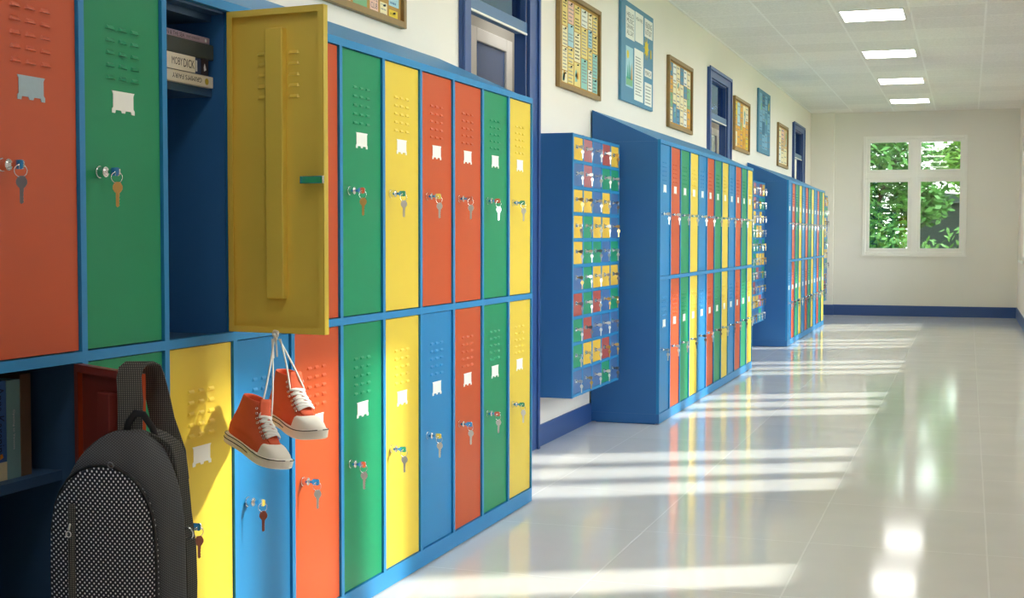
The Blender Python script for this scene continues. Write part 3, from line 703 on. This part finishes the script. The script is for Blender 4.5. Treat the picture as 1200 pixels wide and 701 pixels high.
def shoe(label, mat, lace_to, near):
    t = thing('high_top_sneaker', label, 'sneaker', (0,0,0), 0, 'pair of red sneakers'); t.matrix_world = mat
    zs = [.024,.034,.044,.052,.060,.070,.082,.096,.112,.130,.146,.158]
    rings = [upper_ring(z) for z in zs]
    rings += [upper_ring(.159, inset=.003), upper_ring(.150, inset=.005), upper_ring(.10, inset=.006), upper_ring(.06, inset=.012)]
    MB().loft(rings).build('canvas_upper', CANVAS, t, True, subsurf=1)
    so = sole_outline(.0025); so2 = sole_outline(-.002)
    r = [[(x, y, toe_spring(x)+z) for x, y in o] for o, z in ((so2,0),(so,.004),(so,.026),(so2,.030))]
    MB().loft(r).build('rubber_sole', RUBBER, t, True, auto=True)
    for zc, cut in ((.0265, None), (.0150, .15)):
        for side in (1, -1):
            pts = [(x, y, toe_spring(x)+zc) for x, y in sole_outline(.0032) if y*side > .001 and (cut is None or x < cut)]
            pts.sort(); MB().tube(pts, .0013, 6).build('sole_stripe', STRIPE, t)
    # rubber toe cap: shell a little outside the upper's front
    cap = []; n = 22
    for z in (.022,.030,.038,.046,.053,.0580):
        f = interp(FRONT, z)+.0030; ring = []
        for i in range(n):
            a = -PI*.5+PI*i/(n-1); x0 = .190; L = f-x0
            x = x0+L*math.cos(a)**.8 if math.cos(a) > 0 else x0
            wm = (interp(SW, min(.255, x0+.01))*interp(HWZ, z)+.002)*(1-(z-.022)*4.5)
            ring.append((x, math.copysign(abs(math.sin(a))**.85, math.sin(a))*wm, z+toe_spring(x)*.6))
        cap.append(ring)
    top = [(.190+(p[0]-.190)*.5, p[1]*.6, .0640) for p in cap[-1]]; cap.append(top)
    vs = [p for r_ in cap for p in r_]; fs = []
    for k in range(len(cap)-1):
        for i in range(n-1): fs.append((k*n+i, k*n+i+1, (k+1)*n+i+1, (k+1)*n+i))
    fs.append(tuple((len(cap)-1)*n+i for i in range(n)))
    MB().add(vs, fs).build('toe_cap', RUBBER, t, True, subsurf=1)
    # tongue sticks up in front of the opening
    tg = [[(x, y, z) for y in (-.021,-.012,0,.012,.021)] for x, z in ((.205,.064),(.178,.080),(.152,.098),(.133,.122),(.121,.148),(.116,.170))]
    vs = []; fs = []
    for r_ in tg: vs += [(x+.003-abs(y)*.18, y, z) for x, y, z in r_]
    for k in range(len(tg)-1):
        for i in range(4): fs.append((k*5+i, k*5+i+1, (k+1)*5+i+1, (k+1)*5+i))
    o = MB().add(vs, fs).build('tongue', CANVAS, t, True, subsurf=1); md = o.modifiers.new('Solid','SOLIDIFY'); md.thickness = .003
    # eyelets down both sides and the zigzag lace between them
    path = [(.192,.0735),(.184,.078),(.172,.0855),(.161,.094),(.151,.1035),(.1435,.115),(.137,.128),(.132,.141)]
    em = MB().torus((0,0,0), (0,0,1), .0032, .0011, 12, 6).mesh('eyelet', M['chrome'], True)
    pos = {}
    for i, (x, z) in enumerate(path):
        for s in (1, -1):
            yy = .0235+.003*(i < 3); px = x-.010-.006*(i > 3); pz = z-.0005
            pos[i, s] = (px, s*yy, pz)
            e = link('eyelet', em, t); e.location = (px, s*(yy+.003), pz); e.rotation_euler = (s*-1.05, .45, 0)
    lm = MB()
    for i in range(5):
        for s in (1, -1):
            a, b = pos[i, s], pos[min(i+1, 7), -s]; k = .007
            mid = [(a[0]*(1-u)+b[0]*u+k*math.sin(PI*u)+.005, a[1]*(1-u)+b[1]*u, a[2]*(1-u)+b[2]*u+k*math.sin(PI*u)*1.3+.004+(.002 if s > 0 else 0)) for u in (0,.12,.3,.5,.7,.88,1)]
            lm.tube(mid, .0052, 8, flat=.42, up=(.6,0,.8))
    lm.build('zigzag_lace', LACE, t, True)
    # the two ends run up to the knot on the door
    inv = mat.inverted(); hl = MB()
    for s, tgt in zip((1, -1), lace_to):
        a = Vector(pos[5, s])+Vector((.006,0,.004)); b = inv @ Vector(tgt)
        pts = [a+(b-a)*u+Vector((.006*math.sin(PI*u), 0, 0)) for u in [i/10 for i in range(11)]]
        hl.tube(pts, .0026, 8)
    hl.build('hanging_lace', LACE, t, True)
    return t
def pose(o, yaw, pitch, roll, s):
    return Matrix.Translation(o) @ Matrix.Rotation(yaw,4,'Z') @ Matrix.Rotation(pitch,4,'Y') @ Matrix.Rotation(roll,4,'X') @ Matrix.Scale(s,4)
KN = Vector((.148, 3.140, .938))
shoe('red high-top sneaker hanging lower, toe over the blue locker door', pose((.040,3.083,.668), -.40, .27, -.12, .86), [KN+Vector((-.010,0,-.012)), KN+Vector((-.004,0,-.012))], True)
sh2 = shoe('red high-top sneaker hanging higher, toe in front of the red locker door', pose((.087,3.222,.707), -.55, .16, -.02, .90), [KN+Vector((.010,0,-.012)), KN+Vector((.014,0,-.012))], False)
# knot with two loose ends over the door's bottom lip
kb = MB()
kb.torus(KN, (.3,1,.2), .008, .0032, 16, 8).torus(KN+Vector((.002,-.004,-.006)), (1,.4,.5), .007, .003, 16, 8).torus(KN+Vector((.002,-.001,.006)), (0,.6,1), .006, .0028, 14, 8)
for dx, l in ((-.004,.062), (.006,.058)): kb.tube([KN+Vector((dx*.3,-.004,-.006)), KN+Vector((dx,-.006,-.03)), KN+Vector((dx,-.003,-l))], .0024, 8)
inv = sh2.matrix_world.inverted()
kb.v = [tuple(inv @ Vector(p)) for p in kb.v]
kb.build('lace_knot', LACE, sh2, True)

# ------------------------------------------------------------------ backpack
TWEED = dot_mat('tweed_cloth', '3c3e41', '66696c', .0042, .0042, .30, True, square=True, soft=.15, rot=.5)
STRAPM = dot_mat('strap_web', '343536', '77766f', .0052, .0042, .22, False, square=True, soft=.12)
DOTS = dot_mat('polka_cloth', '1d212a', 'e4e6ea', .0106, .0053, .165, True, soft=.04)
BLK = pm('black_piping','17181b',.6)
bp = thing('backpack', 'dark grey backpack with polka dot pocket, hung on the open red door', 'backpack', (.262, 2.34, .30))
tab = [(0,.085,2.262),(.015,.108,2.25),(.05,.121,2.243),(.16,.127,2.240),(.30,.125,2.240),(.38,.117,2.243),(.42,.103,2.250),(.455,.085,2.262),(.481,.063,2.280),(.498,.040,2.300),(.506,.018,2.318)]
rings = []
for z, hw, yf in tab:
    d = 2.345-yf; r = []
    for i in range(40):
        a = 2*PI*i/40; c, s = math.cos(a), math.sin(a); e = .55
        r.append((math.copysign(abs(c)**e, c)*(hw+.006), (yf+d/2-2.34)+math.copysign(abs(s)**e, s)*d/2, z))
    rings.append(r)
MB().loft(rings).build('body', TWEED, bp, True, subsurf=1)
out = [(0,.445),(.028,.442),(.055,.432),(.078,.414),(.096,.388),(.108,.360),(.115,.315),(.117,.25),(.117,.16),(.114,.08),(.100,.035),(.07,.018),(.03,.014)]
poly = out+[(-x, z) for x, z in out[::-1][:-1]]
def pk(scale, y): return [(x*scale-.004, y, .235+(z-.235)*scale) for x, z in poly]
vs = []; pr_ = [pk(1.0,-.092), pk(1.005,-.104), pk(.985,-.114), pk(.93,-.122), pk(.80,-.129), pk(.55,-.134), pk(.25,-.136)]
MB().loft(pr_, False, True).build('front_pocket', DOTS, bp, True, subsurf=1)
MB().tube([(x, -.103, z) for x, y, z in pk(1.012, 0)], .0035, 8, closed=True, up=(0,1,0)).build('piping', BLK, bp, True)
MB().tube([(-.052,-.1345,.375),(-.052,-.1365,.34),(-.052,-.137,.25),(-.052,-.137,.15),(-.052,-.134,.06)], .0085, 8, flat=.25, up=(0,1,0)).build('zip_flap', STRAPM, bp, True)
zp = MB().torus((-.054,-.143,.318), (0,1,0), .0055, .0012, 14, 6).tube([(-.054,-.142,.326),(-.052,-.140,.338)], .002, 6).build('zip_pull', M['silver'], bp, True)
MB().torus((.018,-.108,.450), (0,1,.3), .006, .0014, 14, 6).build('zip_ring', M['dark_key'], bp, True)
# straps: over the corner of the red door, and the second one along the side
hin = Vector((0, 2.5335, 0)); dv = Vector((math.sin(math.radians(60)), -math.cos(math.radians(60)), 0)); nv = Vector((-dv.y*-1, dv.x*-1, 0))
nv = Vector((-.5, -.866, 0)); zt = ZL0+HL
def dp(s, off, z): p = hin+dv*s+nv*off; return Vector((p.x-.262, p.y-2.34, z-.30))
def band(pts, w, th, wd, name, mat):
    """flat strap: pts are centre points, wd the width direction"""
    r = []
    for i, p in enumerate(pts):
        a, b = pts[max(0,i-1)], pts[min(len(pts)-1,i+1)]; t = (b-a).normalized(); wv = wd[i] if isinstance(wd, list) else wd
        n = t.cross(wv).normalized(); wv2 = n.cross(t).normalized()
        r.append([tuple(p+wv2*w/2*sx+n*th/2*sy) for sx, sy in ((-1,-.6),(-.9,-1),(.9,-1),(1,-.6),(1,.6),(.9,1),(-.9,1),(-1,.6))])
    return MB().loft(r).build(name, mat, bp, True, auto=True)
s0 = .252
pts = [Vector(q) for q in ((-.004,-.012,.48),(-.012,.005,.56),(-.020,.012,.605),(-.023,.022,.622),(-.025,.045,.632),(-.028,.075,.630),(-.029,.098,.620),(-.030,.115,.590),(-.022,.120,.548),(-.012,.120,.505),(.020,.110,.440),(.045,.08,.39))]
band(pts, .050, .006, Vector((.95,.31,0)), 'shoulder_strap', STRAPM)
pts = [Vector(q) for q in ((.040,.0,.500),(.060,.006,.492),(.082,.012,.476),(.094,.012,.45),(.100,.010,.41),(.108,.008,.34),(.119,.006,.272),(.122,.004,.20),(.122,.0,.12))]
band(pts, .040, .010, Vector((0,1,0)), 'side_strap', STRAPM)
MB().tube([Vector(q) for q in ((-.012,-.016,.490),(-.002,-.018,.520),(.016,-.020,.540),(.034,-.020,.538),(.050,-.014,.512),(.060,-.008,.475))], .008, 8, flat=.35, up=(0,1,0)).build('top_handle', BLK, bp, True)
MB().torus((.124,-.008,.305), (0,1,.2), .012, .002, 16, 6).build('strap_ring', M['chrome'], bp, True)

# ------------------------------------------------------------------ outdoors seen through the end window
def leafmat(n, c): return pm('leaf_'+n, c, .6, var=.35, scale=3)
BARK = pm('bark','4a3d30',.9,var=.3,scale=20)
def tree(label, x, y, h, blobs, nleaf, mat, name='garden_tree'):
    t = thing(name, label, 'tree', (x, y, -.3), 0, 'trees outside the end window')
    tr = MB().tube([(0,0,0), (.05,0,h*.3), (-.04,.05,h*.6), (0,0,h*.9)], [.14,.11,.08,.04], 8)
    for bx_, by_, bz_, r in blobs: tr.tube([(0,0,h*.35), (bx_*.5,by_*.5,bz_*.8), (bx_,by_,bz_)], [.06,.04,.015], 6)
    tr.build('trunk', BARK, t, True)
    mb = MB()
    for k in range(nleaf):
        bx_, by_, bz_, r = rnd.choice(blobs); d = Vector((rnd.gauss(0,1), rnd.gauss(0,1), rnd.gauss(0,1))).normalized()*r*rnd.uniform(.35,1)
        p = Vector((bx_, by_, bz_))+Vector((d.x, d.y, d.z*.8)); a = Vector((rnd.uniform(-1,1), rnd.uniform(-1,1), rnd.uniform(-.6,.3))).normalized()
        b = a.cross(Vector((rnd.uniform(-1,1), rnd.uniform(-1,1), rnd.uniform(.2,1)))).normalized(); L = rnd.uniform(.05,.11)
        mb.add([p-a*L, p+b*L*.42, p+a*L, p-b*L*.42], [(0,1,2,3)])
    mb.build('foliage', mat, t)
    return t
tree('leafy green tree nearest outside the end window', .1, 25.4, 3.6, [(-.3,0,2.2,.8),(.5,.2,2.9,.8),(.2,-.2,1.5,.7),(-.6,.3,3.2,.7),(.9,0,2.1,.6),(0,.2,3.5,.6)], 6500, leafmat('mid','568a38'))
tree('bright tree whose branches cross the upper panes of the end window', 2.7, 27.3, 4.2, [(-.2,0,3.2,.8),(-.9,0,3.6,.6),(.5,.2,2.8,.8),(-.7,-.2,2.5,.55),(0,0,1.5,.6),(-1.1,.1,2.9,.5)], 5000, leafmat('bright','86b04c'))
tree('dark tree standing farther behind the others outside the end window', -2.6, 34, 5, [(-.8,0,2.6,1.1),(.7,0,3.0,1.2),(0,0,1.6,1.1),(1.6,0,1.8,1.0),(-1.8,0,1.6,1.0),(2.4,0,3.0,1.1),(1.2,0,4.2,1.0)], 8000, leafmat('dark','2b5a33'))
hb = MB()
for k in range(2600):
    p = Vector((rnd.uniform(-2.5,4.5), 23.4+rnd.uniform(-.25,.25), rnd.uniform(-.2,1.15+.25*math.sin(k)))); a = Vector((rnd.uniform(-1,1), rnd.uniform(-1,1), rnd.uniform(-1,1))).normalized(); b = a.orthogonal().normalized(); L = .08
    hb.add([p-a*L, p+b*L*.45, p+a*L, p-b*L*.45], [(0,1,2,3)])
tag(hb.build('hedge', leafmat('hedge','66963f')), 'low green hedge under the end window outside', 'hedge', kind='stuff')
t = thing('garden_shed', 'dark timber shed seen through the end window', 'shed', (1.25, 31, -.3))
MB().box(-.6, 1.1, -.6, .9, 0, 2.2).build('shed_wall', pm('shed_wood','1f2f2c',.7,var=.2), t); MB().prism([(-.75,2.2),(1.25,2.2),(1.25,2.3),(-.75,2.5)], 'y', -.75, 1.05).build('shed_roof', pm('shed_roof','3a4644',.7), t)
struct(MB().box(-40, 40, YE+.4, 70, -.42, -.3).box(3.3, 40, -20, YE+.4, -.42, -.3).build('ground', pm('lawn','7d8a5f',.9,var=.2,scale=1)))

# ------------------------------------------------------------------ light
w = bpy.data.worlds.new('world'); sc.world = w; w.use_nodes = True; nt = w.node_tree
bg = nt.nodes['Background']; bg.inputs['Strength'].default_value = 1
tc = nt.nodes.new('ShaderNodeTexCoord'); sp = nt.nodes.new('ShaderNodeSeparateXYZ'); nt.links.new(tc.outputs['Generated'], sp.inputs[0])
cr = nt.nodes.new('ShaderNodeValToRGB'); cr.color_ramp.elements[0].position = .45; cr.color_ramp.elements[0].color = (1.0,.98,.93,1); cr.color_ramp.elements[1].position = .9; cr.color_ramp.elements[1].color = (.72,.86,1,1)
nt.links.new(mathn(nt,'MULTIPLY_ADD', sp.outputs[2], .5, .5), cr.inputs[0])
nt.links.new(cr.outputs[0], bg.inputs['Color']); bg.inputs['Strength'].default_value = 15.0
sun = bpy.data.lights.new('sun', 'SUN'); sun.energy = 8.0; sun.angle = math.radians(2.4); sun.color = (1,.96,.88)
so = bpy.data.objects.new('sun', sun); COL.objects.link(so); so.location = (10, 15, 10)
so.rotation_euler = Vector((-1,-.523,-.705)).to_track_quat('-Z','Y').to_euler()
# portals let the sky in through the window openings
def portal(x, y, z, sx, sy, rot):
    l = bpy.data.lights.new('window_portal','AREA'); l.shape = 'RECTANGLE'; l.size = sx; l.size_y = sy; l.cycles.is_portal = True
    o = bpy.data.objects.new('window_portal', l); COL.objects.link(o); o.location = (x, y, z); o.rotation_euler = rot
for a, b in WIN: portal(XR+.165, (a+b)/2, (WZ0+WZ1)/2, WZ1-WZ0, b-a, (0, math.radians(90), 0))
portal((EX0+EX1)/2, YE+.19, (EZ0+EZ1)/2, EX1-EX0, EZ1-EZ0, (math.radians(-90), 0, 0))
